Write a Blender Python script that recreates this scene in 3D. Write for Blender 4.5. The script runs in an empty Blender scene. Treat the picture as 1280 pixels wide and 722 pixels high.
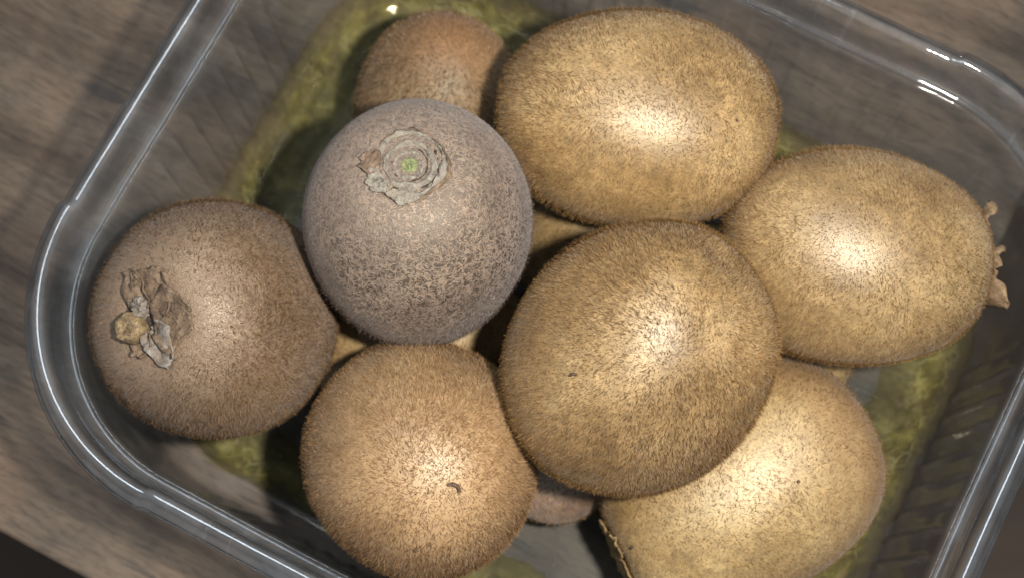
import bpy, bmesh, math, random
import numpy as np
from mathutils import Vector, Matrix, noise

S = bpy.context.scene
COL = S.collection
random.seed(7)
RNG = np.random.default_rng(11)

# ------------------------------------------------------------------ camera
cd = bpy.data.cameras.new('camera')
cam = bpy.data.objects.new('camera', cd)
COL.objects.link(cam)
cam.location = (0.0, -0.0907, 0.4139)
cam.rotation_euler = (math.radians(14), 0, 0)
cd.sensor_width = 36.0
cd.lens = 56.25
cd.clip_start = 0.005
cd.clip_end = 20
cd.dof.use_dof = True
cd.dof.focus_distance = 0.332
cd.dof.aperture_fstop = 16.0
S.camera = cam

# ------------------------------------------------------------------ world + lamps
w = bpy.data.worlds.new('World')
S.world = w
w.use_nodes = True
w.node_tree.nodes['Background'].inputs[0].default_value = (0.78, 0.88, 1.0, 1)
w.node_tree.nodes['Background'].inputs[1].default_value = 0.36


def lamp(name, loc, target, size, power, color, shape='DISK', size_y=None):
    l = bpy.data.lights.new(name, 'AREA')
    l.shape = shape
    l.size = size
    if size_y:
        l.size_y = size_y
    l.energy = power
    l.color = color
    o = bpy.data.objects.new(name, l)
    COL.objects.link(o)
    o.location = loc
    o.rotation_euler = (Vector(target) - Vector(loc)).to_track_quat('-Z', 'Y').to_euler()
    return o


# the flash beside the lens, and the room's ceiling panel
lamp('camera_flash', (0.066, -0.078, 0.412), (0.005, 0.0, 0.05), 0.020, 2.7, (1.0, 0.955, 0.885))
lamp('ceiling_panel', (-0.16, 0.44, 1.5), (0, 0, 0), 0.62, 7.0, (0.82, 0.91, 1.0), 'RECTANGLE', 0.5)

S.view_settings.view_transform = 'Standard'
S.view_settings.look = 'None'
S.view_settings.exposure = 0.0
S.view_settings.gamma = 1.0
S.view_settings.use_curve_mapping = False
S.cycles.max_bounces = 10
S.cycles.transparent_max_bounces = 24
S.cycles.caustics_reflective = False
S.cycles.caustics_refractive = False
S.cycles.sample_clamp_indirect = 4.0


# ------------------------------------------------------------------ helpers
def nodes_of(name):
    m = bpy.data.materials.new(name)
    m.use_nodes = True
    nt = m.node_tree
    return m, nt, nt.nodes, nt.links, nt.nodes['Principled BSDF'], nt.nodes['Material Output']


def mathn(nt, op, a, b=None):
    n = nt.nodes.new('ShaderNodeMath')
    n.operation = op
    for i, v in enumerate((a, b)):
        if v is None:
            continue
        if isinstance(v, (int, float)):
            n.inputs[i].default_value = v
        else:
            nt.links.new(v, n.inputs[i])
    return n.outputs[0]


def mixc(nt, fac, a, b, mode='MIX'):
    n = nt.nodes.new('ShaderNodeMix')
    n.data_type = 'RGBA'
    n.blend_type = mode
    for sock, v in ((n.inputs[0], fac), (n.inputs[6], a), (n.inputs[7], b)):
        if isinstance(v, (int, float)):
            sock.default_value = v
        elif isinstance(v, tuple):
            sock.default_value = (*v, 1) if len(v) == 3 else v
        else:
            nt.links.new(v, sock)
    return n.outputs[2]


def noisen(nt, vec, scale, detail=4, rough=0.55, dist=0.0):
    n = nt.nodes.new('ShaderNodeTexNoise')
    n.inputs['Scale'].default_value = scale
    n.inputs['Detail'].default_value = detail
    n.inputs['Roughness'].default_value = rough
    n.inputs['Distortion'].default_value = dist
    if vec is not None:
        nt.links.new(vec, n.inputs['Vector'])
    return n.outputs['Fac']


def ramp(nt, fac, stops, interp='LINEAR'):
    n = nt.nodes.new('ShaderNodeValToRGB')
    n.color_ramp.interpolation = interp
    e = n.color_ramp.elements
    while len(e) < len(stops):
        e.new(0.5)
    for el, (p, c) in zip(e, stops):
        el.position = p
        el.color = (c, c, c, 1) if isinstance(c, (int, float)) else (*c, 1)
    nt.links.new(fac, n.inputs[0])
    return n.outputs[0]


def coords(nt, scale=(1, 1, 1), rot=(0, 0, 0)):
    t = nt.nodes.new('ShaderNodeTexCoord')
    mp = nt.nodes.new('ShaderNodeMapping')
    mp.inputs['Scale'].default_value = scale
    mp.inputs['Rotation'].default_value = rot
    nt.links.new(t.outputs['Object'], mp.inputs['Vector'])
    return mp.outputs[0]


def bump(nt, h, strength, dist, prev=None):
    n = nt.nodes.new('ShaderNodeBump')
    n.inputs['Strength'].default_value = strength
    n.inputs['Distance'].default_value = dist
    nt.links.new(h, n.inputs['Height'])
    if prev is not None:
        nt.links.new(prev, n.inputs['Normal'])
    return n.outputs[0]


def mesh_obj(name, verts, faces, mat, parent=None, smooth=True):
    me = bpy.data.meshes.new(name)
    me.from_pydata([tuple(v) for v in verts], [], faces)
    me.materials.append(mat)
    if smooth:
        me.polygons.foreach_set('use_smooth', [True] * len(me.polygons))
    me.update()
    o = bpy.data.objects.new(name, me)
    COL.objects.link(o)
    if parent is not None:
        o.parent = parent
    return o


def empty(name, loc, rz=0.0):
    o = bpy.data.objects.new(name, None)
    COL.objects.link(o)
    o.location = loc
    o.rotation_euler = (0, 0, rz)
    o.empty_display_size = 0.01
    return o


def tag(o, label=None, cat=None, group=None, kind=None):
    for k, v in (('label', label), ('category', cat), ('group', group), ('kind', kind)):
        if v:
            o[k] = v
    return o


# ------------------------------------------------------------------ setting: table board and floor
GRAIN = math.radians(-27.5)


def wood_material():
    m, nt, N, L, bsdf, out = nodes_of('table_wood')
    v = coords(nt)
    # warp slightly, then stretch along the grain (object x)
    warp = N.new('ShaderNodeTexNoise')
    warp.inputs['Scale'].default_value = 9
    warp.inputs['Detail'].default_value = 2
    L.new(v, warp.inputs['Vector'])
    add = N.new('ShaderNodeVectorMath')
    add.operation = 'MULTIPLY_ADD'
    L.new(warp.outputs['Color'], add.inputs[0])
    add.inputs[1].default_value = (0.0, 0.018, 0.0)
    L.new(v, add.inputs[2])
    st = N.new('ShaderNodeMapping')
    st.inputs['Scale'].default_value = (5, 60, 20)
    L.new(add.outputs[0], st.inputs['Vector'])
    st2 = N.new('ShaderNodeMapping')
    st2.inputs['Scale'].default_value = (22, 520, 60)
    L.new(add.outputs[0], st2.inputs['Vector'])
    broad = noisen(nt, st.outputs[0], 1.0, 5, 0.6)
    fine = noisen(nt, st2.outputs[0], 1.0, 5, 0.65)
    cloud = noisen(nt, v, 26, 5, 0.65)
    c1 = ramp(nt, broad, [(0.30, (0.032, 0.021, 0.013)), (0.43, (0.078, 0.056, 0.039)), (0.58, (0.122, 0.092, 0.067)), (0.8, (0.158, 0.122, 0.092))])
    c2 = ramp(nt, fine, [(0.3, 0.80), (0.52, 1.0), (0.75, 1.08)])
    col = mixc(nt, 1.0, c1, c2, 'MULTIPLY')
    c3 = ramp(nt, cloud, [(0.32, (0.55, 0.57, 0.58)), (0.52, (1.0, 0.96, 0.92)), (0.7, (1.28, 1.16, 1.06))])
    col = mixc(nt, 1.0, col, c3, 'MULTIPLY')
    st4 = N.new('ShaderNodeMapping')
    st4.inputs['Scale'].default_value = (170, 900, 200)
    L.new(add.outputs[0], st4.inputs['Vector'])
    sp = noisen(nt, st4.outputs[0], 1.0, 4, 0.7)
    col = mixc(nt, 1.0, col, ramp(nt, sp, [(0.33, 0.60), (0.5, 1.0), (0.7, 1.18)]), 'MULTIPLY')
    # short dark checks along the grain
    st3 = N.new('ShaderNodeMapping')
    st3.inputs['Scale'].default_value = (16, 130, 30)
    st3.inputs['Location'].default_value = (0.4, 0.9, 0)
    L.new(add.outputs[0], st3.inputs['Vector'])
    chk = noisen(nt, st3.outputs[0], 1.0, 3, 0.5, 0.6)
    cr = ramp(nt, chk, [(0.63, 0.0), (0.675, 1.0)])
    col = mixc(nt, mathn(nt, 'MULTIPLY', cr, 0.8), col, (0.035, 0.03, 0.027))
    L.new(col, bsdf.inputs['Base Color'])
    bsdf.inputs['Roughness'].default_value = 0.55
    bsdf.inputs['Specular IOR Level'].default_value = 0.3
    b = bump(nt, fine, 0.35, 0.0004)
    b = bump(nt, mathn(nt, 'SUBTRACT', 1.0, cr), 0.5, 0.0004, b)
    L.new(b, bsdf.inputs['Normal'])
    return m


def floor_material():
    m, nt, N, L, bsdf, out = nodes_of('dark_floor')
    v = coords(nt, (3, 26, 1), (0, 0, 0.5))
    f = noisen(nt, v, 1.0, 5, 0.6)
    L.new(ramp(nt, f, [(0.3, (0.035, 0.020, 0.011)), (0.7, (0.085, 0.048, 0.026))]), bsdf.inputs['Base Color'])
    bsdf.inputs['Roughness'].default_value = 0.5
    return m


def build_board():
    # local x = along the grain; corner of the board near the camera's lower right
    bm = bmesh.new()
    bmesh.ops.create_cube(bm, size=1.0)
    x0, x1, y0, y1, t = -0.75, 0.1050, -0.1065, 0.55, 0.026
    for v in bm.verts:
        v.co = ((x0 + x1) / 2 + v.co.x * (x1 - x0), (y0 + y1) / 2 + v.co.y * (y1 - y0), -t / 2 + v.co.z * t)
    bmesh.ops.bevel(bm, geom=bm.edges[:], offset=0.0018, segments=3, profile=0.6, affect='EDGES')
    me = bpy.data.meshes.new('table_top')
    bm.to_mesh(me)
    bm.free()
    me.materials.append(wood_material())
    o = bpy.data.objects.new('table_top', me)
    COL.objects.link(o)
    o.rotation_euler = (0, 0, GRAIN)
    tag(o, 'grey-brown wood grain table board under the clear tub', kind='structure')


build_board()
fl = mesh_obj('floor', [(-3, -3, -0.45), (3, -3, -0.45), (3, 3, -0.45), (-3, 3, -0.45)], [(0, 1, 2, 3)], floor_material(), smooth=False)
tag(fl, 'dark brown floor far below the table edge', kind='structure')


# ------------------------------------------------------------------ clear plastic punnet
def plastic_material(name, haze, haze_col, rough, tint_face, tint_edge, f0=0.045, graze=0.9):
    m, nt, N, L, bsdf, out = nodes_of(name)
    N.remove(bsdf)
    lw = N.new('ShaderNodeLayerWeight')
    lw.inputs['Blend'].default_value = 0.5
    face = lw.outputs['Facing']
    fres = mathn(nt, 'ADD', mathn(nt, 'MULTIPLY', mathn(nt, 'POWER', face, 5.0), graze), f0)
    tr = N.new('ShaderNodeBsdfTransparent')
    L.new(mixc(nt, mathn(nt, 'POWER', face, 2.5), tint_face, tint_edge), tr.inputs[0])
    gl = N.new('ShaderNodeBsdfGlossy')
    v = coords(nt)
    g = noisen(nt, v, 60, 3)
    L.new(ramp(nt, g, [(0.3, rough * 0.7), (0.75, rough * 1.6)]), gl.inputs['Roughness'])
    nb = bump(nt, noisen(nt, v, 130, 3, 0.5), 0.25, 0.0006)
    L.new(nb, gl.inputs['Normal'])
    mx = N.new('ShaderNodeMixShader')
    L.new(fres, mx.inputs[0])
    L.new(tr.outputs[0], mx.inputs[1])
    L.new(gl.outputs[0], mx.inputs[2])
    df = N.new('ShaderNodeBsdfDiffuse')
    df.inputs[0].default_value = (*haze_col, 1)
    mx2 = N.new('ShaderNodeMixShader')
    sc = noisen(nt, v, 900, 3, 0.7)
    scr = ramp(nt, sc, [(0.35, 0.6), (0.62, 1.0), (0.74, 1.7)])
    lines = None
    for sc3, rz in (((1100, 34, 34), 0.5), ((1300, 40, 40), 2.0)):
        ln = noisen(nt, coords(nt, sc3, (0, 0, rz)), 1.0, 2, 0.5, 0.3)
        lr = ramp(nt, ln, [(0.66, 0.0), (0.74, 1.0)])
        lines = lr if lines is None else mathn(nt, 'MAXIMUM', lines, lr)
    smear = ramp(nt, noisen(nt, v, 45, 4, 0.65, 0.6), [(0.45, 0.0), (0.70, 1.0)])
    wear_fade = mathn(nt, 'ADD', mathn(nt, 'MULTIPLY', lines, 0.022), mathn(nt, 'MULTIPLY', smear, 0.030))
    L.new(mathn(nt, 'ADD', mathn(nt, 'MULTIPLY', scr, haze), wear_fade), mx2.inputs[0])
    L.new(mx.outputs[0], mx2.inputs[1])
    L.new(df.outputs[0], mx2.inputs[2])
    L.new(mx2.outputs[0], out.inputs['Surface'])
    return m


HN, HM, RC = 0.1080, 0.0885, 0.050          # half sizes and corner radius of the rim outline
PUN = empty('punnet', (0.0122, -0.0014, 0.0006), GRAIN)
tag(PUN, 'clear plastic tub full of kiwi fruit on the table', 'punnet')


def outline():
    """perimeter samples: (base point on inset-corner frame, outward normal, s, corner?)"""
    pts = []
    NS = 130
    NC = 48
    cx, cy = HN - RC, HM - RC
    segs = [((cx, -HM + 0), (1, 0))]
    # sides in order: right(+x), top(+y), left(-x), bottom(-y)
    for k, ang in enumerate((0, 90, 180, 270)):
        a = math.radians(ang)
        nx, ny = math.cos(a), math.sin(a)
        tx, ty = -ny, nx
        half = cy if k % 2 == 0 else cx
        off = cx if k % 2 == 0 else cy
        for i in range(NS):
            s = -half + 2 * half * i / NS
            pts.append((nx * off + tx * s, ny * off + ty * s, nx, ny, s, half, False, k))
        ccx, ccy = nx * off + tx * half, ny * off + ty * half
        for i in range(NC):
            b = a + math.radians(90) * i / NC
            pts.append((ccx, ccy, math.cos(b), math.sin(b), i / NC, 1, True, k))
    return pts


OUT = outline()


def rib(p, z):
    """moulded flutes in the straight walls, dying out at ledge and base"""
    if p[6]:
        return 0.0
    s, half = p[4], p[5]
    e = min(1.0, max(0.0, (half - abs(s)) / 0.006))
    ph = (s / 0.0068) % 1.0
    g = math.exp(-((ph - 0.5) / 0.12) ** 2)
    zz = min(1.0, max(0.0, (z - 0.006) / 0.008)) * min(1.0, max(0.0, (0.056 - z) / 0.006))
    return 0.0012 * g * e * zz


def corner_amount(p):
    """1 in the corner stretch where the flange is raised a little, 0 on the straights"""
    if p[6]:
        return 1.0
    s, half = p[4], p[5]
    d = half - abs(s)
    x = min(1.0, max(0.0, 1 - (d + 0.000) / 0.0025))
    return x * x * (3 - 2 * x)


def sweep(profile, name, mat, fill=False, kind='wall'):
    """profile: list of (inset d, z); returns one mesh swept round the outline"""
    verts, faces = [], []
    n = len(OUT)
    for j, (d, z) in enumerate(profile):
        for p in OUT:
            r = RC - d
            zz, rr = z, r
            if kind == 'rim':
                ca = corner_amount(p)
                zz += 0.0007 * ca * (1 if j > 1 else 0.3)
                rr += 0.0005 * ca
                jog = math.exp(-((ca - 0.5) / 0.3) ** 2)
                rr -= 0.0005 * jog
                if j > 12:
                    f = max(0.0, 1 - (j - 12) / 4)
                    zz, rr = z + (zz - z) * f, r + (rr - r) * f
            else:
                rr -= rib(p, z)
            q = Vector((p[0] * 40, p[1] * 40, z * 60))
            rr += 0.00025 * noise.noise(q)
            verts.append((p[0] + p[2] * rr, p[1] + p[3] * rr, zz + 0.0002 * noise.noise(q + Vector((9, 3, 1)))))
    for j in range(len(profile) - 1):
        for i in range(n):
            k = (i + 1) % n
            faces.append((j * n + i, j * n + k, (j + 1) * n + k, (j + 1) * n + i))
    if fill:
        j = len(profile) - 1
        faces.append(tuple(j * n + i for i in range(n)))
    o = mesh_obj(name, verts, faces, mat, PUN)
    sm = o.modifiers.new('thickness', 'SOLIDIFY')
    sm.thickness = 0.0005
    sm.offset = 0
    sm.use_rim = True
    return o


MAT_WALL = plastic_material('clear_wall', 0.016, (0.60, 0.63, 0.64), 0.03, (0.985, 0.986, 0.985), (0.66, 0.67, 0.67), 0.04, 0.45)
MAT_RIM = plastic_material('clear_rim', 0.020, (0.72, 0.78, 0.84), 0.04, (0.88, 0.89, 0.90), (0.50, 0.53, 0.57), 0.09)
MAT_BASE = plastic_material('clear_base', 0.022, (0.46, 0.49, 0.42), 0.05, (0.84, 0.855, 0.86), (0.55, 0.57, 0.57), 0.003, 0.4)

rim_prof = [(0.0003, 0.0676), (0.0000, 0.0684), (0.0001, 0.0690), (0.0008, 0.0697), (0.0018, 0.0708), (0.0024, 0.0714)]
for i in range(7):
    a = math.radians(50 + 115 * i / 6)
    rim_prof.append((0.0035 - 0.0013 * math.cos(a), 0.0708 + 0.0013 * math.sin(a)))
rim_prof += [(0.0050, 0.0690), (0.0052, 0.0660), (0.0054, 0.0628), (0.0058, 0.0618), (0.0066, 0.0611), (0.0076, 0.0606)]
sweep(rim_prof, 'rim', MAT_RIM, kind='rim')
wall_prof = [(0.0076, 0.0606), (0.0081, 0.0601), (0.0083, 0.0592)]
for i in range(1, 15):
    t = i / 14
    wall_prof.append((0.0083 + 0.0026 * t, 0.0592 - 0.0512 * t))
for i in range(1, 7):
    a = math.pi / 2 * i / 6
    wall_prof.append((0.0109 + 0.0070 * (1 - math.cos(a)), 0.0080 - 0.0074 * math.sin(a)))
sweep(wall_prof, 'wall', MAT_WALL)
sweep([(0.0179, 0.0006), (0.024, 0.0006), (0.0250, 0.0010), (0.0262, 0.0010), (0.030, 0.0010)], 'base', MAT_BASE, fill=True, kind='base')


# ------------------------------------------------------------------ added olive band: the kiwis' reflection in the wall, modelled as a sheet
def reflection_material():
    m, nt, N, L, bsdf, out = nodes_of('olive_reflection')
    v = coords(nt)
    wn = N.new('ShaderNodeTexNoise')
    wn.inputs['Scale'].default_value = 170
    L.new(v, wn.inputs['Vector'])
    wv = N.new('ShaderNodeVectorMath')
    wv.operation = 'MULTIPLY_ADD'
    L.new(wn.outputs['Color'], wv.inputs[0])
    wv.inputs[1].default_value = (0.005,) * 3
    L.new(v, wv.inputs[2])
    a = noisen(nt, v, 210, 5, 0.65, 0.4)
    vo = N.new('ShaderNodeTexVoronoi')
    vo.feature = 'DISTANCE_TO_EDGE'
    vo.inputs['Scale'].default_value = 230
    L.new(wv.outputs[0], vo.inputs['Vector'])
    veins = ramp(nt, vo.outputs['Distance'], [(0.0, 1.0), (0.16, 0.0)])
    veins = mathn(nt, 'MULTIPLY', veins, ramp(nt, noisen(nt, v, 130, 3), [(0.42, 0.0), (0.62, 1.0)]))
    col = ramp(nt, a, [(0.32, (0.080, 0.066, 0.016)), (0.52, (0.21, 0.182, 0.046)), (0.70, (0.38, 0.335, 0.10))])
    col = mixc(nt, mathn(nt, 'MULTIPLY', veins, 0.7), col, (0.56, 0.50, 0.19))
    L.new(col, bsdf.inputs['Base Color'])
    bsdf.inputs['Roughness'].default_value = 0.5
    L.new(bump(nt, mathn(nt, 'ADD', a, veins), 0.5, 0.0010), bsdf.inputs['Normal'])
    tl = N.new('ShaderNodeBsdfTransparent')
    tl.inputs[0].default_value = (0.95, 0.935, 0.84, 1)
    at = N.new('ShaderNodeAttribute')
    at.attribute_name = 'wear_fade'          # the painted reflection fades out at its margins
    mx = N.new('ShaderNodeMixShader')
    thick = ramp(nt, noisen(nt, v, 95, 5, 0.65), [(0.34, 0.0), (0.62, 1.0)])
    fac = mathn(nt, 'MULTIPLY', at.outputs['Fac'], mathn(nt, 'ADD', mathn(nt, 'MULTIPLY', thick, 0.42), 0.0))
    L.new(fac, mx.inputs[0])
    L.new(tl.outputs[0], mx.inputs[1])
    L.new(bsdf.outputs[0], mx.inputs[2])
    L.new(mx.outputs[0], out.inputs['Surface'])
    return m


def build_reflection_band():
    verts, faces = [], []
    n = len(OUT)
    J = 16
    for i, p in enumerate(OUT):
        ang = Vector((p[0] + p[2] * 0.03, p[1] + p[3] * 0.03, 0))
        nz = noise.noise(ang * 60)
        side = p[7]
        wide = 0.0190 + 0.004 * nz
        start = 0.0122 + 0.0012 * noise.noise(ang * 150 + Vector((4, 0, 0))) + 0.0008 * noise.noise(ang * 600)
        # the near side lies further in and is narrower
        q = max(0.0, -(p[1] + p[3] * 0.03) / HM) ** 2
        start += 0.010 * q
        wide *= 1 - 0.45 * q
        for j in range(J):
            t = j / (J - 1)
            d = start + wide * t
            r = RC - d
            x, y = p[0] + p[2] * r, p[1] + p[3] * r
            z = 0.0016 + 0.0120 * max(0.0, 1 - t * 1.9) ** 2 * (1 - q)
            v = Vector((x, y, 0))
            z += 0.0007 * (noise.noise(v * 220) + 0.4 * noise.noise(v * 600) + 0.9)
            verts.append((x, y, z))
    for i in range(n):
        k = (i + 1) % n
        for j in range(J - 1):
            faces.append((i * J + j, k * J + j, k * J + j + 1, i * J + j + 1))
    o = mesh_obj('reflection_band', verts, faces, reflection_material())
    at = o.data.attributes.new('wear_fade', 'FLOAT', 'POINT')
    at.data.foreach_set('value', [min(1.0, (k % J) / (J - 1) / 0.22) ** 1.3 * (1 - (k % J) / (J - 1)) ** 0.9 for k in range(len(verts))])
    o.location = PUN.location
    o.rotation_euler = PUN.rotation_euler
    sm = o.modifiers.new('thickness', 'SOLIDIFY')
    sm.thickness = 0.00012
    tag(o, 'added yellow-green band imitating the kiwi reflection around the bottom of the clear tub', 'reflection_band')


build_reflection_band()


# ------------------------------------------------------------------ kiwi fruit
def hair_material():
    m, nt, N, L, bsdf, out = nodes_of('kiwi_hair')
    at = N.new('ShaderNodeAttribute')
    at.attribute_name = 'tint'
    L.new(at.outputs['Color'], bsdf.inputs['Base Color'])
    bsdf.inputs['Roughness'].default_value = 0.55
    bsdf.inputs['Specular IOR Level'].default_value = 0.3
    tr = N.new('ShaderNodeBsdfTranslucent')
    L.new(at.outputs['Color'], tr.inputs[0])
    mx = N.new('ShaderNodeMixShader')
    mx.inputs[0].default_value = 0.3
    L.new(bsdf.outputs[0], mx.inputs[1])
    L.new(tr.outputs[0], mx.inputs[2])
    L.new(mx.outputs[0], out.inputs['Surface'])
    return m


def skin_material(name, dark, mid, light, rough=0.42, net=0.0, net_col=(0.5, 0.42, 0.36), sheen=0.12, spots=0.5, seed=0.0, blush=None, ior=1.55):
    m, nt, N, L, bsdf, out = nodes_of(name)
    t = N.new('ShaderNodeTexCoord')
    mp = N.new('ShaderNodeMapping')
    mp.inputs['Location'].default_value = (seed, seed * 1.7, -seed)
    L.new(t.outputs['Object'], mp.inputs['Vector'])
    v = mp.outputs[0]
    big = noisen(nt, v, 48, 4, 0.6)
    midn = noisen(nt, v, 380, 4, 0.65)
    fine = noisen(nt, v, 1500, 3, 0.7)
    col = ramp(nt, big, [(0.34, dark), (0.52, mid), (0.68, light)])
    col = mixc(nt, 1.0, col, ramp(nt, midn, [(0.3, 0.70), (0.55, 1.0), (0.75, 1.25)]), 'MULTIPLY')
    col = mixc(nt, 1.0, col, ramp(nt, fine, [(0.3, 0.72), (0.55, 1.0), (0.75, 1.2)]), 'MULTIPLY')
    if blush:
        bc, bz, bw = blush       # colour of the fruit's end, along its long axis
        sep = N.new('ShaderNodeSeparateXYZ')
        L.new(t.outputs['Object'], sep.inputs[0])
        mr = N.new('ShaderNodeMapRange')
        mr.inputs['From Min'].default_value = bz - bw
        mr.inputs['From Max'].default_value = bz + bw
        L.new(mathn(nt, 'ADD', sep.outputs['Z'], mathn(nt, 'MULTIPLY', big, 0.012)), mr.inputs['Value'])
        col = mixc(nt, mathn(nt, 'MULTIPLY', mr.outputs[0], 0.75), col, bc)
    h = fine
    if net > 0:
        n1 = mathn(nt, 'ABSOLUTE', mathn(nt, 'SUBTRACT', noisen(nt, v, 560, 3, 0.6, 0.8), 0.5))
        n2 = mathn(nt, 'ABSOLUTE', mathn(nt, 'SUBTRACT', noisen(nt, v, 1000, 2, 0.6, 0.6), 0.5))
        r1 = ramp(nt, n1, [(0.016, 1.0), (0.050, 0.0)])
        r2 = ramp(nt, n2, [(0.012, 1.0), (0.050, 0.0)])
        ridge = mathn(nt, 'MAXIMUM', r1, mathn(nt, 'MULTIPLY', r2, 0.75))
        ridge = mathn(nt, 'MULTIPLY', ridge, ramp(nt, noisen(nt, v, 90, 3), [(0.3, 0.45), (0.6, 1.0)]))
        col = mixc(nt, mathn(nt, 'MULTIPLY', ridge, net), mixc(nt, net * 0.5, col, tuple(c * 0.45 for c in dark)), net_col)
        h = mathn(nt, 'ADD', mathn(nt, 'MULTIPLY', ridge, 1.2), fine)
    # dark pores
    vp = N.new('ShaderNodeTexVoronoi')
    vp.inputs['Scale'].default_value = 700
    L.new(v, vp.inputs['Vector'])
    pore = ramp(nt, vp.outputs['Distance'], [(0.12, 1.0), (0.26, 0.0)])
    pore = mathn(nt, 'MULTIPLY', pore, ramp(nt, noisen(nt, v, 230, 2), [(0.45, 0.0), (0.6, 1.0)]))
    col = mixc(nt, mathn(nt, 'MULTIPLY', pore, spots), col, (0.06, 0.032, 0.015))
    L.new(col, bsdf.inputs['Base Color'])
    bsdf.inputs['Roughness'].default_value = rough + 0.07
    bsdf.inputs['Specular IOR Level'].default_value = 1.0
    bsdf.inputs['IOR'].default_value = ior
    bsdf.inputs['Specular Tint'].default_value = (1.0, 0.93, 0.78, 1)
    bsdf.inputs['Sheen Weight'].default_value = sheen
    bsdf.inputs['Sheen Roughness'].default_value = 0.45
    bsdf.inputs['Sheen Tint'].default_value = (0.85, 0.80, 0.80, 1)
    bsdf.inputs['Subsurface Weight'].default_value = 0.0
    b = bump(nt, midn, 0.16, 0.0005)
    b = bump(nt, h, 0.45 if net > 0 else 0.12, 0.00025, b)
    L.new(b, bsdf.inputs['Normal'])
    return m


def paper_material(name, c1, c2, rough=0.7, scale=420, stain=None):
    m, nt, N, L, bsdf, out = nodes_of(name)
    v = coords(nt)
    f = noisen(nt, v, scale, 5, 0.65, 0.4)
    col = ramp(nt, f, [(0.32, c1), (0.66, c2)])
    g = noisen(nt, v, scale * 2.6, 4, 0.7)
    col = mixc(nt, 1.0, col, ramp(nt, g, [(0.35, 0.55), (0.6, 1.05)]), 'MULTIPLY')
    if stain:
        k = ramp(nt, noisen(nt, v, scale * 0.55, 3, 0.6, 0.8), [(0.42, 0.0), (0.60, 1.0)])
        col = mixc(nt, mathn(nt, 'MULTIPLY', k, 0.8), col, stain)
    L.new(col, bsdf.inputs['Base Color'])
    bsdf.inputs['Roughness'].default_value = rough
    L.new(bump(nt, mathn(nt, 'ADD', f, g), 0.8, 0.0006), bsdf.inputs['Normal'])
    return m


MAT_HAIR = hair_material()


class Shape:
    """surface of one fruit in its own frame: +z is the end named by its axis"""
    def __init__(s, a, b, seed, taper=0.0, flat=0.9, dimple=0.0, dimple_r=0.008, lump=0.026, squash=1.0):
        s.a, s.b, s.seed, s.taper, s.flat, s.dimple, s.dr, s.lump, s.squash = a, b, seed, taper, flat, dimple, dimple_r, lump, squash
        r = np.random.default_rng(seed)
        s.dirs = r.normal(size=(10, 3)) * 1.9
        s.ph = r.uniform(0, 6.28, 10)

    def at(s, th, ph):
        st, ct = np.sin(th), np.cos(th)
        rho = s.b * np.abs(st) ** s.flat * (1 + s.taper * ct)
        z = s.a * np.sign(ct) * np.abs(ct) ** (1.0)
        d = np.stack([st * np.cos(ph), st * np.sin(ph), ct], -1)
        l = np.sin(d @ s.dirs.T + s.ph).sum(-1) / 10 ** 0.5
        k = 1 + s.lump * l
        z = z * k - s.dimple * np.exp(-(rho / s.dr) ** 2) * (ct > 0)
        return np.stack([rho * np.cos(ph) * k, rho * np.sin(ph) * k * s.squash, z], -1)

    def normal(s, th, ph):
        e = 1e-3
        th = np.clip(th, 0.02, math.pi - 0.02)
        u = s.at(th + e, ph) - s.at(th - e, ph)
        v = s.at(th, ph + e) - s.at(th, ph - e)
        n = np.cross(u, v)
        n /= np.linalg.norm(n, axis=-1, keepdims=True)
        return n


def skin_mesh(shape, mat, parent, M, nu=110, nv=80):
    th = np.linspace(0.0, math.pi, nv + 1)[1:-1]
    ph = np.linspace(0, 2 * math.pi, nu + 1)[:-1]
    T, P = np.meshgrid(th, ph, indexing='ij')
    V = shape.at(T.ravel(), P.ravel())
    top = shape.at(np.array([0.001]), np.array([0.0]))[0]
    bot = shape.at(np.array([math.pi - 0.001]), np.array([0.0]))[0]
    verts = [tuple(x) for x in V] + [(0, 0, top[2]), (0, 0, bot[2])]
    faces = []
    R = len(th)
    for i in range(R - 1):
        for j in range(nu):
            k = (j + 1) % nu
            faces.append((i * nu + j, (i + 1) * nu + j, (i + 1) * nu + k, i * nu + k))
    t, b = len(verts) - 2, len(verts) - 1
    for j in range(nu):
        k = (j + 1) % nu
        faces.append((t, j, k))
        faces.append((b, (R - 1) * nu + k, (R - 1) * nu + j))
    o = mesh_obj('skin', verts, faces, mat, parent)
    o.matrix_local = M
    return o


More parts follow.
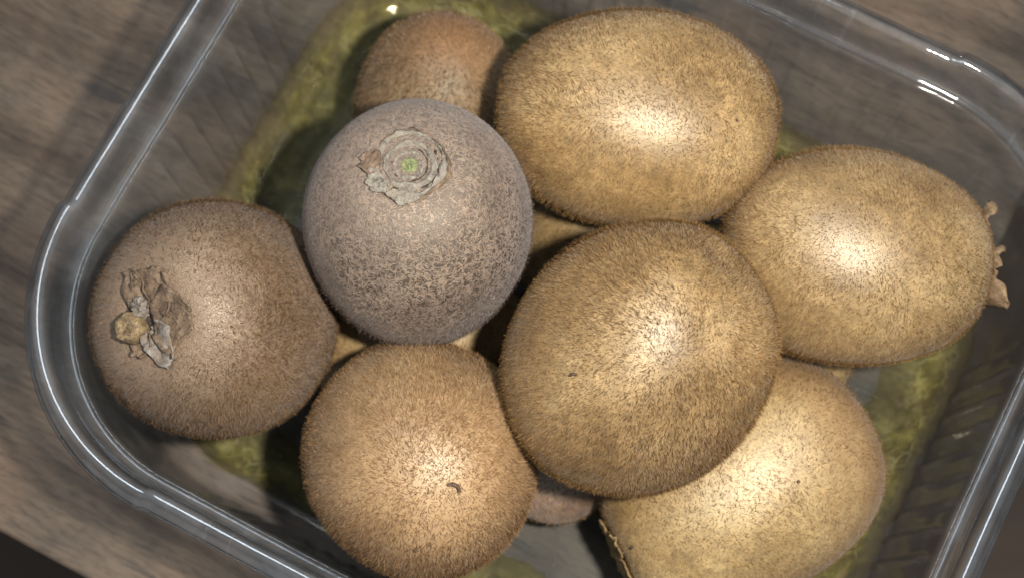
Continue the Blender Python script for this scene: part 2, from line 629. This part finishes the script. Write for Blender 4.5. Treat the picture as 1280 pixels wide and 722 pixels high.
def fuzz_mesh(shape, parent, M, count, length, width, lo, hi, lift=(0.2, 0.9), bare_top=0.0, bare_bot=0.0, fade=None, seed=0):
    r = np.random.default_rng(seed + 100)
    u = r.uniform(-1, 1, count)
    th = np.arccos(u)
    ph = r.uniform(0, 2 * math.pi, count)
    keep = (th > bare_top * r.uniform(0.8, 1.2, count)) & (th < math.pi - bare_bot * r.uniform(0.8, 1.2, count))
    if fade:
        keep &= r.uniform(0, 1, count) < np.clip((th - fade[0]) / (fade[1] - fade[0]), 0.12, 1)
    th, ph = th[keep], ph[keep]
    n = len(th)
    P = shape.at(th, ph)
    Nn = shape.normal(th, ph)
    e1 = np.stack([np.cos(th) * np.cos(ph), np.cos(th) * np.sin(ph), -np.sin(th)], -1)
    e1 -= Nn * (e1 * Nn).sum(-1, keepdims=True)
    e1 /= np.linalg.norm(e1, axis=-1, keepdims=True) + 1e-9
    e2 = np.cross(Nn, e1)
    # a slowly turning comb direction, then plenty of scatter
    k = r.normal(size=(8, 3)) * 190
    kp = r.uniform(0, 6.28, 8)
    field = np.sin(P @ k.T + kp).sum(-1) / 8 ** 0.5
    ang = field * 1.3 + r.normal(0, 0.75, n) + r.uniform(-3.1, 3.1, n) * np.clip(1.2 - 1.6 * np.minimum(th, math.pi - th), 0, 1)
    T = e1 * np.cos(ang)[:, None] + e2 * np.sin(ang)[:, None]
    Bn = np.cross(Nn, T)
    el = r.uniform(lift[0], lift[1], n)
    L = length * r.uniform(0.45, 1.15, n) * (1 + 0.25 * np.sin(P @ (k.T[:, :8] * 0.5)).sum(-1) / 8 ** 0.5)
    d1 = T * np.cos(el)[:, None] + Nn * np.sin(el)[:, None]
    bend = r.normal(0, 0.5, n)
    el2 = el * 0.72 + r.normal(0, 0.18, n)
    T2 = T * np.cos(bend)[:, None] + Bn * np.sin(bend)[:, None]
    d2 = T2 * np.cos(el2)[:, None] + Nn * np.sin(el2)[:, None]
    tw = r.uniform(-0.9, 0.9, n)
    Wd = Bn * np.cos(tw)[:, None] + Nn * np.sin(tw)[:, None]
    wv = width * r.uniform(0.7, 1.3, n)
    p0 = P - Nn * 0.0001
    p1 = p0 + d1 * (L * 0.5)[:, None]
    p2 = p1 + d2 * (L * 0.5)[:, None]
    V = np.empty((n, 5, 3), np.float32)
    V[:, 0] = p0 - Wd * (wv * 0.5)[:, None]
    V[:, 1] = p0 + Wd * (wv * 0.5)[:, None]
    V[:, 2] = p1 + Wd * (wv * 0.42)[:, None]
    V[:, 3] = p1 - Wd * (wv * 0.42)[:, None]
    V[:, 4] = p2
    base = (np.arange(n) * 5)[:, None]
    tri = np.concatenate([base + np.array([[0, 1, 2]]), base + np.array([[0, 2, 3]]), base + np.array([[3, 2, 4]])], 1).reshape(-1)
    me = bpy.data.meshes.new('fuzz')
    me.vertices.add(n * 5)
    me.vertices.foreach_set('co', V.reshape(-1))
    nt = n * 3
    me.loops.add(nt * 3)
    me.loops.foreach_set('vertex_index', tri.astype(np.int32))
    me.polygons.add(nt)
    me.polygons.foreach_set('loop_start', (np.arange(nt) * 3).astype(np.int32))
    me.update(calc_edges=True)
    k2 = r.normal(size=(8, 3)) * 75
    patch = np.sin(P @ k2.T + kp).sum(-1) / 8 ** 0.5
    mix = np.clip(r.beta(1.1, 1.9, n) + 0.13 * patch, 0, 1)[:, None]
    c = np.array(lo)[None] * (1 - mix) + np.array(hi)[None] * mix
    C = np.ones((n, 5, 4), np.float32)
    C[:, :, :3] = c[:, None, :]
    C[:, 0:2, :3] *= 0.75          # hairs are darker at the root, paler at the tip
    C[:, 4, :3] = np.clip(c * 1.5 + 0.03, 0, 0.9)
    at = me.color_attributes.new('tint', 'FLOAT_COLOR', 'POINT')
    at.data.foreach_set('color', C.reshape(-1))
    me.materials.append(MAT_HAIR)
    o = bpy.data.objects.new('fuzz', me)
    COL.objects.link(o)
    o.parent = parent
    o.matrix_local = M
    o['kind'] = 'stuff'
    return o


def sepal(name, parent, M, mat, origin, direction, up, length, width, curl=0.6, ruffle=0.0006, seed=0, taper=0.8):
    """one dried papery sepal: a bent, crumpled strip"""
    o_, d_, u_ = Vector(origin), Vector(direction).normalized(), Vector(up).normalized()
    s_ = d_.cross(u_).normalized()
    u_ = s_.cross(d_).normalized()
    NI, NJ = 12, 7
    verts, faces = [], []
    pos = o_.copy()
    ang = 0.0
    for i in range(NI):
        t = i / (NI - 1)
        ang = curl * t * t * 1.5
        dirn = d_ * math.cos(ang) + u_ * math.sin(ang)
        nrm = u_ * math.cos(ang) - d_ * math.sin(ang)
        if i:
            pos = pos + dirn * (length / (NI - 1))
        wd = width * (0.75 + 0.5 * math.sin(t * 2.6)) * (1 - taper * t ** 3)
        wd *= 1 + 0.2 * noise.noise(Vector((t * 5, seed, 0)))
        for j in range(NJ):
            q = j / (NJ - 1) - 0.5
            n1 = noise.noise(Vector((t * 4 + seed * 3.1, q * 3, seed)))
            n2 = noise.noise(Vector((t * 9 + seed, q * 7, 2 + seed)))
            verts.append(pos + s_ * (q * wd) + nrm * (ruffle * (1.6 * n1 + 1.0 * n2) + abs(q) ** 2 * width * 0.5))
    for i in range(NI - 1):
        for j in range(NJ - 1):
            faces.append((i * NJ + j, i * NJ + j + 1, (i + 1) * NJ + j + 1, (i + 1) * NJ + j))
    o = mesh_obj(name, verts, faces, mat, parent)
    if M is not None:
        o.matrix_local = M
    sm = o.modifiers.new('thickness', 'SOLIDIFY')
    sm.thickness = 0.00022
    return o


def lathe(name, parent, M, mat, prof, seed=0, wob=0.08, zwob=0.0003, nu=64, center=(0, 0, 0), lobes=0, lobe_amt=0.0, squash=1.0, cap=True):
    """rings of (radius, z), wobbled so that no ring is a clean circle; closed at the last ring"""
    verts, faces = [], []
    for j, (r, z) in enumerate(prof):
        for i in range(nu):
            a = 2 * math.pi * i / nu
            q = Vector((math.cos(a) * 1.6 + seed, math.sin(a) * 1.6, j * 0.35))
            k = 1 + wob * noise.noise(q) + 0.5 * wob * noise.noise(q * 3.1)
            if lobes:
                k += lobe_amt * math.sin(lobes * a + seed) * (r / prof[0][0])
            zz = z + zwob * (noise.noise(q * 2.2 + Vector((3, 1, 7))) + 0.7 * noise.noise(q * 5 + Vector((1, 2, 3))))
            verts.append((center[0] + r * k * math.cos(a), center[1] + r * k * math.sin(a) * squash, center[2] + zz))
    n = nu
    for j in range(len(prof) - 1):
        for i in range(n):
            k = (i + 1) % n
            faces.append((j * n + i, j * n + k, (j + 1) * n + k, (j + 1) * n + i))
    if cap:
        faces.append(tuple((len(prof) - 1) * n + i for i in range(n)))
    o = mesh_obj(name, verts, faces, mat, parent)
    if M is not None:
        o.matrix_local = M
    return o


def frame(axis, spin=0.0):
    z = Vector(axis).normalized()
    h = Vector((0, 1, 0)) if abs(z.y) < 0.9 else Vector((1, 0, 0))
    x = h.cross(z).normalized()
    y = z.cross(x)
    M = Matrix((x, y, z)).transposed().to_4x4()
    return M @ Matrix.Rotation(spin, 4, 'Z')


def kiwi(label, loc, axis, a, b, seed, skin, hair=None, spin=0.0, nu=110, nv=80, **shape_kw):
    M = frame(axis, spin)
    sh = Shape(a, b, seed, **shape_kw)
    T, P = np.meshgrid(np.linspace(0, math.pi, 40), np.linspace(0, 6.28, 40))
    V = sh.at(T.ravel(), P.ravel()) @ np.array(M.to_3x3()).T
    low = float(V[:, 2].min())
    root = empty('kiwi_fruit', (loc[0], loc[1], loc[2] + low))
    tag(root, label, 'kiwi', 'kiwi fruit in the clear tub')
    ML = Matrix.Translation((0, 0, -low)) @ M
    sk = skin_mesh(sh, skin, root, ML, nu, nv)
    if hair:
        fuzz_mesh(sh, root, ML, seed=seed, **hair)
    return root, sh, ML, sk



# front fruit, lying highest in the middle of the picture
MAT_D = skin_material('skin_gold_front', (0.155, 0.086, 0.028), (0.25, 0.154, 0.060), (0.34, 0.228, 0.106), 0.44, seed=1.3, spots=0.35)
kD = kiwi('large golden-brown bristly kiwi lying topmost in the middle of the pile', (0.0271, -0.0216, 0.0755), (0.55, 0.58, 0.60), 0.0308, 0.0268, 3, MAT_D,
          dict(count=84000, length=0.0015, width=0.000085, lo=(0.075, 0.034, 0.009), hi=(0.36, 0.210, 0.070), lift=(0.6, 1.4)), flat=0.86, lump=0.030, dimple=0.0016, dimple_r=0.005)
# fruit at the top right
MAT_E = skin_material('skin_gold_top', (0.20, 0.116, 0.040), (0.31, 0.194, 0.076), (0.40, 0.268, 0.122), 0.42, seed=4.1, spots=0.5)
kE = kiwi('long golden kiwi lying sideways at the back, behind the topmost kiwi', (0.0286, 0.0358, 0.0655), (0.983, -0.155, 0.085), 0.0325, 0.0247, 5, MAT_E,
          dict(count=60000, length=0.0015, width=0.000085, lo=(0.115, 0.057, 0.017), hi=(0.40, 0.240, 0.090), lift=(0.5, 1.4)), flat=0.82, lump=0.026)
# fruit at the right with a dry calyx
MAT_F = skin_material('skin_gold_right', (0.20, 0.118, 0.044), (0.295, 0.190, 0.079), (0.38, 0.262, 0.126), 0.42, seed=7.7, spots=0.5)
kF = kiwi('golden kiwi at the right with dry papery sepals sticking out of its end', (0.0791, 0.0050, 0.0585), (0.986, -0.092, -0.126), 0.0309, 0.0245, 8, MAT_F,
          dict(count=60000, length=0.0015, width=0.000085, lo=(0.115, 0.057, 0.017), hi=(0.40, 0.245, 0.098), lift=(0.5, 1.4), bare_top=0.16), flat=0.82, lump=0.026, dimple=0.0012, dimple_r=0.006)
# grey fruit with the round stem scar
MAT_B = skin_material('skin_grey', (0.040, 0.024, 0.014), (0.070, 0.045, 0.029), (0.11, 0.076, 0.054), 0.44, ior=1.4, net=0.95, net_col=(0.25, 0.178, 0.126), sheen=0.2, seed=2.2, spots=0.35, blush=((0.26, 0.200, 0.162), 0.0270, 0.009))  # pinkish end colour, lightened further as a painted highlight near the stem scar
kB = kiwi('greyish-brown kiwi standing on end with a round green-centred stem scar facing up', (-0.0210, 0.0113, 0.0660), (-0.020, 0.160, 0.985), 0.0300, 0.0261, 12, MAT_B,
          dict(count=46000, length=0.0010, width=0.000085, lo=(0.050, 0.032, 0.022), hi=(0.26, 0.200, 0.160), lift=(0.3, 1.3), bare_top=0.36, fade=(0.9, 2.1)), flat=0.86, lump=0.026, dimple=0.0022, dimple_r=0.010)
# brown fruit at the left with stem stub
MAT_A = skin_material('skin_brown_left', (0.080, 0.038, 0.012), (0.150, 0.083, 0.034), (0.22, 0.140, 0.078), 0.40, ior=1.5, net=0.5, net_col=(0.27, 0.185, 0.120), sheen=0.15, seed=9.4, spots=0.45, blush=((0.22, 0.146, 0.096), 0.0285, 0.007))
kA = kiwi('brown kiwi at the far left with a dried stem stub and ragged sepals', (-0.0684, -0.0079, 0.0535), (-0.375, -0.225, 0.900), 0.0295, 0.0269, 15, MAT_A,
          dict(count=52000, length=0.0014, width=0.000095, lo=(0.055, 0.024, 0.007), hi=(0.30, 0.186, 0.092), lift=(0.5, 1.4), bare_top=0.16, fade=(0.20, 1.1)), flat=0.86, lump=0.030, dimple=0.0035, dimple_r=0.0075)
# orange-brown fruit at the bottom
MAT_C = skin_material('skin_orange', (0.19, 0.104, 0.042), (0.30, 0.190, 0.092), (0.39, 0.278, 0.155), 0.46, seed=5.9, spots=0.3, sheen=0.12, blush=((0.36, 0.215, 0.098), 0.030, 0.012))
kC = kiwi('orange-brown shaggy kiwi in front with two small dark marks near its tip', (-0.0206, -0.0403, 0.0530), (0.260, -0.513, 0.819), 0.0290, 0.0256, 18, MAT_C,
          dict(count=72000, length=0.0016, width=0.00009, lo=(0.085, 0.037, 0.011), hi=(0.42, 0.255, 0.112), lift=(0.45, 1.35)), flat=0.86, lump=0.030)
# pale fruit at the lower right, half under the front one
MAT_G = skin_material('skin_pale', (0.22, 0.132, 0.048), (0.33, 0.218, 0.088), (0.43, 0.305, 0.142), 0.46, seed=3.3, spots=0.45, blush=((0.22, 0.120, 0.054), -0.014, -0.014))
kG = kiwi('pale yellow-brown smooth kiwi half hidden under the topmost kiwi', (0.0526, -0.0442, 0.0335), (-0.877, -0.480, 0.006), 0.0345, 0.0262, 21, MAT_G,
          dict(count=40000, length=0.0012, width=0.0001, lo=(0.12, 0.058, 0.018), hi=(0.42, 0.262, 0.108), lift=(0.3, 1.2), bare_top=0.12), flat=0.78, lump=0.030, taper=-0.17, dimple=0.0035, dimple_r=0.009)
# lower layer
MAT_H = skin_material('skin_rust', (0.11, 0.062, 0.024), (0.17, 0.104, 0.046), (0.24, 0.164, 0.084), 0.55, seed=6.6, spots=0.25, blush=((0.26, 0.105, 0.028), 0.029, 0.006))
kH = kiwi('small rust-tipped kiwi low at the back behind the grey kiwi', (-0.0190, 0.0525, 0.0280), (0.15, 0.55, 0.82), 0.0255, 0.0210, 24, MAT_H,
          dict(count=30000, length=0.0017, width=0.00014, lo=(0.075, 0.036, 0.012), hi=(0.42, 0.265, 0.125), lift=(0.3, 1.2)), nu=80, nv=60, lump=0.02)
MAT_P = skin_material('skin_pinkish', (0.16, 0.095, 0.06), (0.24, 0.155, 0.108), (0.33, 0.23, 0.17), 0.5, seed=1.1, spots=0.3)
MAT_L = skin_material('skin_lower', (0.20, 0.12, 0.04), (0.29, 0.19, 0.075), (0.37, 0.26, 0.115), 0.5, seed=8.2, spots=0.3)
low_hair = dict(count=12000, length=0.0015, width=0.00014, lo=(0.10, 0.05, 0.018), hi=(0.44, 0.28, 0.125), lift=(0.3, 1.2))
for lab, loc, ax, a, b, sd in (
    ('kiwi glimpsed in the lower layer through the gap left of the grey and orange-brown kiwis', (-0.0243, -0.0044, 0.0200), (0.995, 0.097, 0.024), 0.0290, 0.0180, 31),
    ('kiwi glimpsed in the lower layer between the grey kiwi and the two golden ones', (0.0225, 0.0223, 0.0222), (0.206, 0.949, 0.237), 0.0280, 0.0200, 32),
    ('pinkish-brown kiwi end low down between the orange-brown and pale kiwis', (0.0112, -0.0282, 0.0205), (0.301, 0.945, 0.10), 0.0235, 0.0190, 33),
    ('lower-layer kiwi peeking out beneath the golden kiwi with papery sepals', (0.0600, 0.0010, 0.0195), (0.78, -0.61, -0.10), 0.0285, 0.0172, 34)):
    kiwi(lab, loc, ax, a, b, sd, MAT_P if sd == 33 else MAT_L, low_hair, nu=70, nv=50)


# ------------------------------------------------------------------ stem ends and small marks
def theta_at(sh, r):
    return math.asin(min(1.0, (max(r, 1e-5) / sh.b) ** (1 / sh.flat)))


def pole(sh, r=0.0, ang=0.0):
    return sh.at(np.array([max(0.002, theta_at(sh, r))]), np.array([ang]))[0]


def skin_flap(parent, sh, M, mat, an, r0, r1, half, lift, seed, ruffle=0.0007, edge_curl=0.0006):
    """a dried sepal pressed on the skin, running outward from the stem end between radii r0 and r1"""
    NI, NJ = 16, 12
    verts, faces = [], []
    for i in range(NI):
        t = i / (NI - 1)
        r = r0 + (r1 - r0) * t
        for j in range(NJ):
            q = 2 * j / (NJ - 1) - 1
            prof = (0.55 + 0.6 * math.sin(math.pi * min(1, t * 0.9 + 0.1))) * (1 - 0.25 * t ** 4)
            wob = 1 + 0.35 * noise.noise(Vector((t * 3.3, seed * 2.7, q)))
            side = q * half * prof * wob
            rr = r * (1 + 0.10 * noise.noise(Vector((q * 2.2, seed, 4))) * t)
            x, y = rr * math.cos(an) - side * math.sin(an), rr * math.sin(an) + side * math.cos(an)
            R, ph = math.hypot(x, y), math.atan2(y, x)
            th = np.array([max(0.02, theta_at(sh, R))])
            p = sh.at(th, np.array([ph]))[0]
            n = sh.normal(th, np.array([ph]))[0]
            w_ = noise.noise(Vector((t * 3 + seed * 5, q * 2.0, seed))) + 0.6 * noise.noise(Vector((t * 7 + seed, q * 4.5, seed + 3)))
            h = lift * (1 - 0.6 * t) + ruffle * w_ + edge_curl * (abs(q) ** 3 + t ** 5)
            verts.append(Vector(p) + Vector(n) * max(h, 0.00008))
    for i in range(NI - 1):
        for j in range(NJ - 1):
            faces.append((i * NJ + j, (i + 1) * NJ + j, (i + 1) * NJ + j + 1, i * NJ + j + 1))
    o = mesh_obj('sepal', verts, faces, mat, parent)
    if M is not None:
        o.matrix_local = M
    sm = o.modifiers.new('thickness', 'SOLIDIFY')
    sm.thickness = 0.0003
    return o


PAPER_GREY = paper_material('dry_calyx_grey', (0.10, 0.082, 0.064), (0.36, 0.325, 0.275), stain=(0.20, 0.145, 0.105))
CALYX = paper_material('calyx_grey_green', (0.11, 0.092, 0.068), (0.36, 0.325, 0.262), scale=700, stain=(0.26, 0.215, 0.165))
PAPER_TAN = paper_material('dry_sepal_tan', (0.10, 0.060, 0.034), (0.29, 0.20, 0.128), stain=(0.13, 0.082, 0.050))
PAPER_DARKTAN = paper_material('dry_sepal_brown', (0.075, 0.045, 0.026), (0.23, 0.155, 0.095))
PAPER_GOLD = paper_material('dry_tip_gold', (0.20, 0.120, 0.045), (0.42, 0.300, 0.130), stain=(0.22, 0.125, 0.05))
PAPER_STRAW = paper_material('dry_sepal_straw', (0.10, 0.060, 0.028), (0.30, 0.200, 0.105), stain=(0.16, 0.098, 0.050))
PAPER_DARK = paper_material('dark_scar', (0.020, 0.014, 0.010), (0.07, 0.045, 0.03))
STUB = paper_material('stem_stub', (0.12, 0.073, 0.032), (0.40, 0.29, 0.14), 0.6, 600, stain=(0.10, 0.06, 0.035))
GREEN = paper_material('green_stem_scar', (0.13, 0.145, 0.055), (0.32, 0.35, 0.16), 0.45, 900)

# grey fruit: ruffled round calyx with a green button
root, sh, ML, sk = kB
z0 = float(pole(sh)[2])
zr = float(pole(sh, 0.0085)[2])
prof = [(0.0080, zr - 0.0010), (0.0078, zr + 0.0006), (0.0073, zr + 0.0013), (0.0068, zr + 0.0007), (0.0064, zr - 0.0007), (0.0061, zr - 0.0006), (0.0057, zr + 0.0008), (0.0051, zr + 0.0013), (0.0046, zr + 0.0008),
        (0.0042, zr - 0.0004), (0.0038, zr - 0.0005), (0.0034, zr + 0.0003), (0.0029, zr + 0.0005), (0.0024, zr - 0.0002), (0.0020, zr - 0.0010), (0.0007, zr - 0.0011)]
cal = lathe('calyx', root, ML, CALYX, prof, seed=2.0, wob=0.14, zwob=0.0005, nu=96)
inv = ML.to_3x3().inverted()
for q, (deg, r0, r1, hw, mt) in enumerate(((178, 0.0068, 0.0112, 0.0026, PAPER_TAN), (212, 0.0070, 0.0108, 0.0030, CALYX), (262, 0.0074, 0.0102, 0.0034, CALYX))):
    d = inv @ Vector((math.cos(math.radians(deg)), math.sin(math.radians(deg)), 0))
    skin_flap(cal, sh, None, mt, math.atan2(d.y, d.x), r0 * 0.88, r1 * 0.88, hw * 0.85, 0.0012, q + 1.3, 0.0005, 0.0004)
for q, (rr, dz, wd) in enumerate(((0.0081, 0.0002, 0.00042), (0.0063, -0.0001, 0.00030), (0.0040, 0.0000, 0.00022))):
    lathe('calyx_ring', cal, None, PAPER_DARK if q else PAPER_DARKTAN, [(rr + wd, zr + dz - 0.0006), (rr + wd * 0.6, zr + dz + 0.0004), (rr - wd * 0.6, zr + dz + 0.0004), (rr - wd, zr + dz - 0.0006)], seed=2.0 + q * 0.4, wob=0.14, zwob=0.0004, nu=96, cap=False)
lathe('stem_scar', cal, None, GREEN, [(0.0021, zr - 0.0011), (0.0020, zr + 0.0001), (0.0015, zr + 0.0007), (0.0009, zr + 0.0003), (0.00035, zr + 0.0005)], seed=5, wob=0.3, zwob=0.0004, nu=36)

# left fruit: stub, hollow and ragged sepals
root, sh, ML, sk = kA
zr = float(pole(sh, 0.007)[2])
zc = float(pole(sh)[2])
lathe('stem_hollow', root, ML, PAPER_DARK, [(0.0055, zc + 0.0009), (0.0040, zc + 0.0004), (0.0015, zc + 0.0003)], seed=4, wob=0.25, nu=32)
inv = ML.to_3x3().inverted()
ex, ey = inv @ Vector((1, 0, 0)), inv @ Vector((0, 1, 0))     # picture right / up in the fruit's frame
def img_angle(deg):
    d = ex * math.cos(math.radians(deg)) + ey * math.sin(math.radians(deg))
    return math.atan2(d.y, d.x)


# flaps: right, upper right, upper, lower right, lower; then the small grey crumple and the stub
for q, (deg, r0, r1, hw, lf, mt) in enumerate(((5, 0.0022, 0.0118, 0.0056, 0.0010, PAPER_DARKTAN), (60, 0.0025, 0.0112, 0.0050, 0.0006, PAPER_DARKTAN), (100, 0.0028, 0.0105, 0.0030, 0.0010, PAPER_DARKTAN), (-48, 0.0020, 0.0110, 0.0034, 0.0012, PAPER_GREY), (-105, 0.0025, 0.0080, 0.0030, 0.0008, PAPER_DARKTAN))):
    skin_flap(root, sh, ML, mt, img_angle(deg), r0, r1, hw, lf, q * 1.9 + 2.2, 0.0011, 0.0009)
sb = -ex * 0.0036 - ey * 0.0016
sb.z = 0
stub = lathe('stem_stub', root, ML, STUB, [(0.0031, zc - 0.0002), (0.0033, zc + 0.0022), (0.0031, zc + 0.0040), (0.0024, zc + 0.0047), (0.0012, zc + 0.0043), (0.0005, zc + 0.0041)], seed=8, wob=0.22, zwob=0.0005, nu=30, center=(sb.x, sb.y, 0))
sg = -ex * 0.0008 + ey * 0.0032
lathe('stem_crumple', root, ML, PAPER_GREY, [(0.0028, zc + 0.0002), (0.0026, zc + 0.0022), (0.0017, zc + 0.0032), (0.0006, zc + 0.0028)], seed=12, wob=0.6, zwob=0.0009, nu=26, center=(sg.x, sg.y, 0))

# right fruit: sepals standing away from the end
root, sh, ML, sk = kF
zc = float(pole(sh)[2])
inv = ML.to_3x3().inverted()
ey, ez = inv @ Vector((0, 1, 0)), inv @ Vector((0, 0, 1))
lathe('stem_scar', root, ML, PAPER_STRAW, [(0.0058, zc - 0.0006), (0.0050, zc + 0.0008), (0.0030, zc + 0.0012), (0.0012, zc + 0.0008)], seed=3, wob=0.25, nu=32)
for q, (py, pz, dy, dz, dn, ln, wd, cu) in enumerate(((0.004, 0.003, 1.0, 0.25, 0.25, 0.0095, 0.0036, 0.2), (0.002, 0.004, 0.35, 0.3, 1.0, 0.0062, 0.0030, 0.5), (-0.004, 0.003, -0.9, 0.35, 0.45, 0.0095, 0.0058, 0.5), (-0.001, 0.004, -0.3, 0.7, 0.5, 0.0058, 0.0050, -0.2), (0.0, -0.003, 0.2, -1.0, 0.4, 0.0070, 0.0050, 0.3))):
    st = ey * (py + 0.0024) + ez * pz
    d = ey * dy + ez * dz + Vector((0, 0, dn))
    sepal('sepal', root, ML, PAPER_STRAW, (st.x, st.y, zc - 0.0022), d, (0, 0, 1), ln * 1.1, wd * 1.5, curl=cu, ruffle=0.0007, seed=q * 2.3 + 1)


# pale fruit: rough dry tip at its blunt end
root, sh, ML, sk = kG
for q, (deg, r0, r1, hw) in enumerate(((15, 0.003, 0.0105, 0.0036), (85, 0.003, 0.0098, 0.0036), (150, 0.003, 0.0110, 0.0038), (215, 0.003, 0.0100, 0.0036), (285, 0.003, 0.0105, 0.0038))):
    skin_flap(root, sh, ML, PAPER_GOLD, math.radians(deg), r0, r1, hw, 0.0007, q * 1.3 + 0.7, 0.0006, 0.0005)


def surface_point(kw, world):
    """(point, normal) on the fruit's skin along a ray from the camera towards a world point, in the fruit's frame"""
    root, sh, ML, sk = kw
    W = Matrix.Translation(root.location) @ ML
    q = W.inverted() @ Vector(world)
    q = q.normalized()
    th = math.acos(max(-1, min(1, q.z * sh.b / math.hypot(q.z * sh.b, math.hypot(q.x, q.y) * sh.a))))
    ph = math.atan2(q.y, q.x)
    p = sh.at(np.array([th]), np.array([ph]))[0]
    n = sh.normal(np.array([th]), np.array([ph]))[0]
    return Vector(p), Vector(n)


def scar(kw, world, size, mat, curve):
    """a little curled scab standing on the skin"""
    root, sh, ML, sk = kw
    p, n = surface_point(kw, world)
    t = n.cross(Vector((0.3, 0.8, 0.5))).normalized()
    b = n.cross(t)
    verts, faces = [], []
    NI, NJ = 12, 8
    for i in range(NI):
        u = i / (NI - 1)
        a = (u - 0.5) * curve
        c = p + (t * math.sin(a) + b * (1 - math.cos(a))) * size + n * 0.0005
        rad = size * 0.22 * (0.4 + math.sin(math.pi * u) * 0.5 + 0.4 * abs(u - 0.5)) + 0.0001
        tan = (t * math.cos(a) + b * math.sin(a)).normalized()
        sd = n.cross(tan)
        for j in range(NJ):
            w_ = 2 * math.pi * j / NJ
            k = 1 + 0.3 * noise.noise(Vector((u * 6, j, size * 1000)))
            verts.append(c + (sd * math.cos(w_) + n * math.sin(w_) * 0.9) * rad * k)
    for i in range(NI - 1):
        for j in range(NJ):
            k = (j + 1) % NJ
            faces.append((i * NJ + j, i * NJ + k, (i + 1) * NJ + k, (i + 1) * NJ + j))
    faces.append(tuple(range(NJ)))
    faces.append(tuple((NI - 1) * NJ + j for j in range(NJ)))
    o = mesh_obj('scar', verts, faces, mat, root)
    o.matrix_local = ML
    return o


MAT_SCAB = paper_material('brown_scab', (0.05, 0.028, 0.014), (0.13, 0.075, 0.04))

scar(kC, (-0.0122, -0.0505, 0.0787), 0.0017, MAT_SCAB, 2.2)
scar(kC, (-0.0195, -0.0607, 0.0721), 0.0011, MAT_SCAB, 0.9)
scar(kD, (0.0115, -0.0299, 0.0991), 0.0011, MAT_SCAB, 1.6)
scar(kE, (0.0497, 0.0290, 0.0842), 0.0007, MAT_SCAB, 0.9)
scar(kG, (0.0640, -0.0459, 0.0584), 0.0014, MAT_SCAB, 0.5)
scar(kG, (0.0283, -0.0589, 0.0455), 0.0014, MAT_SCAB, 0.7)


def crumbs():
    """shed hairs and crumbs lying on the bottom of the tub"""
    r = random.Random(5)
    verts, faces = [], []
    for i in range(520):
        x, y = r.uniform(-0.083, 0.083), r.uniform(-0.064, 0.064)
        z = 0.0014
        a = r.uniform(0, 6.28)
        if r.random() < 0.6:
            ln, wd, ht = r.uniform(0.0006, 0.0018), 0.00007, 0.00010
        else:
            ln = r.uniform(0.00015, 0.0004)
            wd = ln * r.uniform(0.5, 1.0)
            ht = ln
        d = Vector((math.cos(a), math.sin(a), 0))
        t = Vector((-d.y, d.x, 0))
        c = Vector((x, y, z))
        b0 = len(verts)
        verts += [c - d * ln * 0.5, c + t * wd, c + d * ln * 0.5 + t * ln * r.uniform(-0.3, 0.3), c - t * wd, c + Vector((0, 0, ht * r.uniform(1, 2.5)))]
        faces += [(b0, b0 + 3, b0 + 4), (b0 + 3, b0 + 2, b0 + 4), (b0 + 2, b0 + 1, b0 + 4), (b0 + 1, b0, b0 + 4)]
    o = mesh_obj('crumbs', verts, faces, paper_material('crumb', (0.30, 0.24, 0.16), (0.62, 0.55, 0.42)), smooth=False)
    o.location = PUN.location
    o.rotation_euler = PUN.rotation_euler
    tag(o, 'pale shed kiwi hairs and crumbs scattered on the tub bottom', 'crumbs', kind='stuff')


crumbs()

tris = sum(len(o.data.polygons) for o in S.objects if o.type == 'MESH')
print('faces', tris, 'objects', len(S.objects))
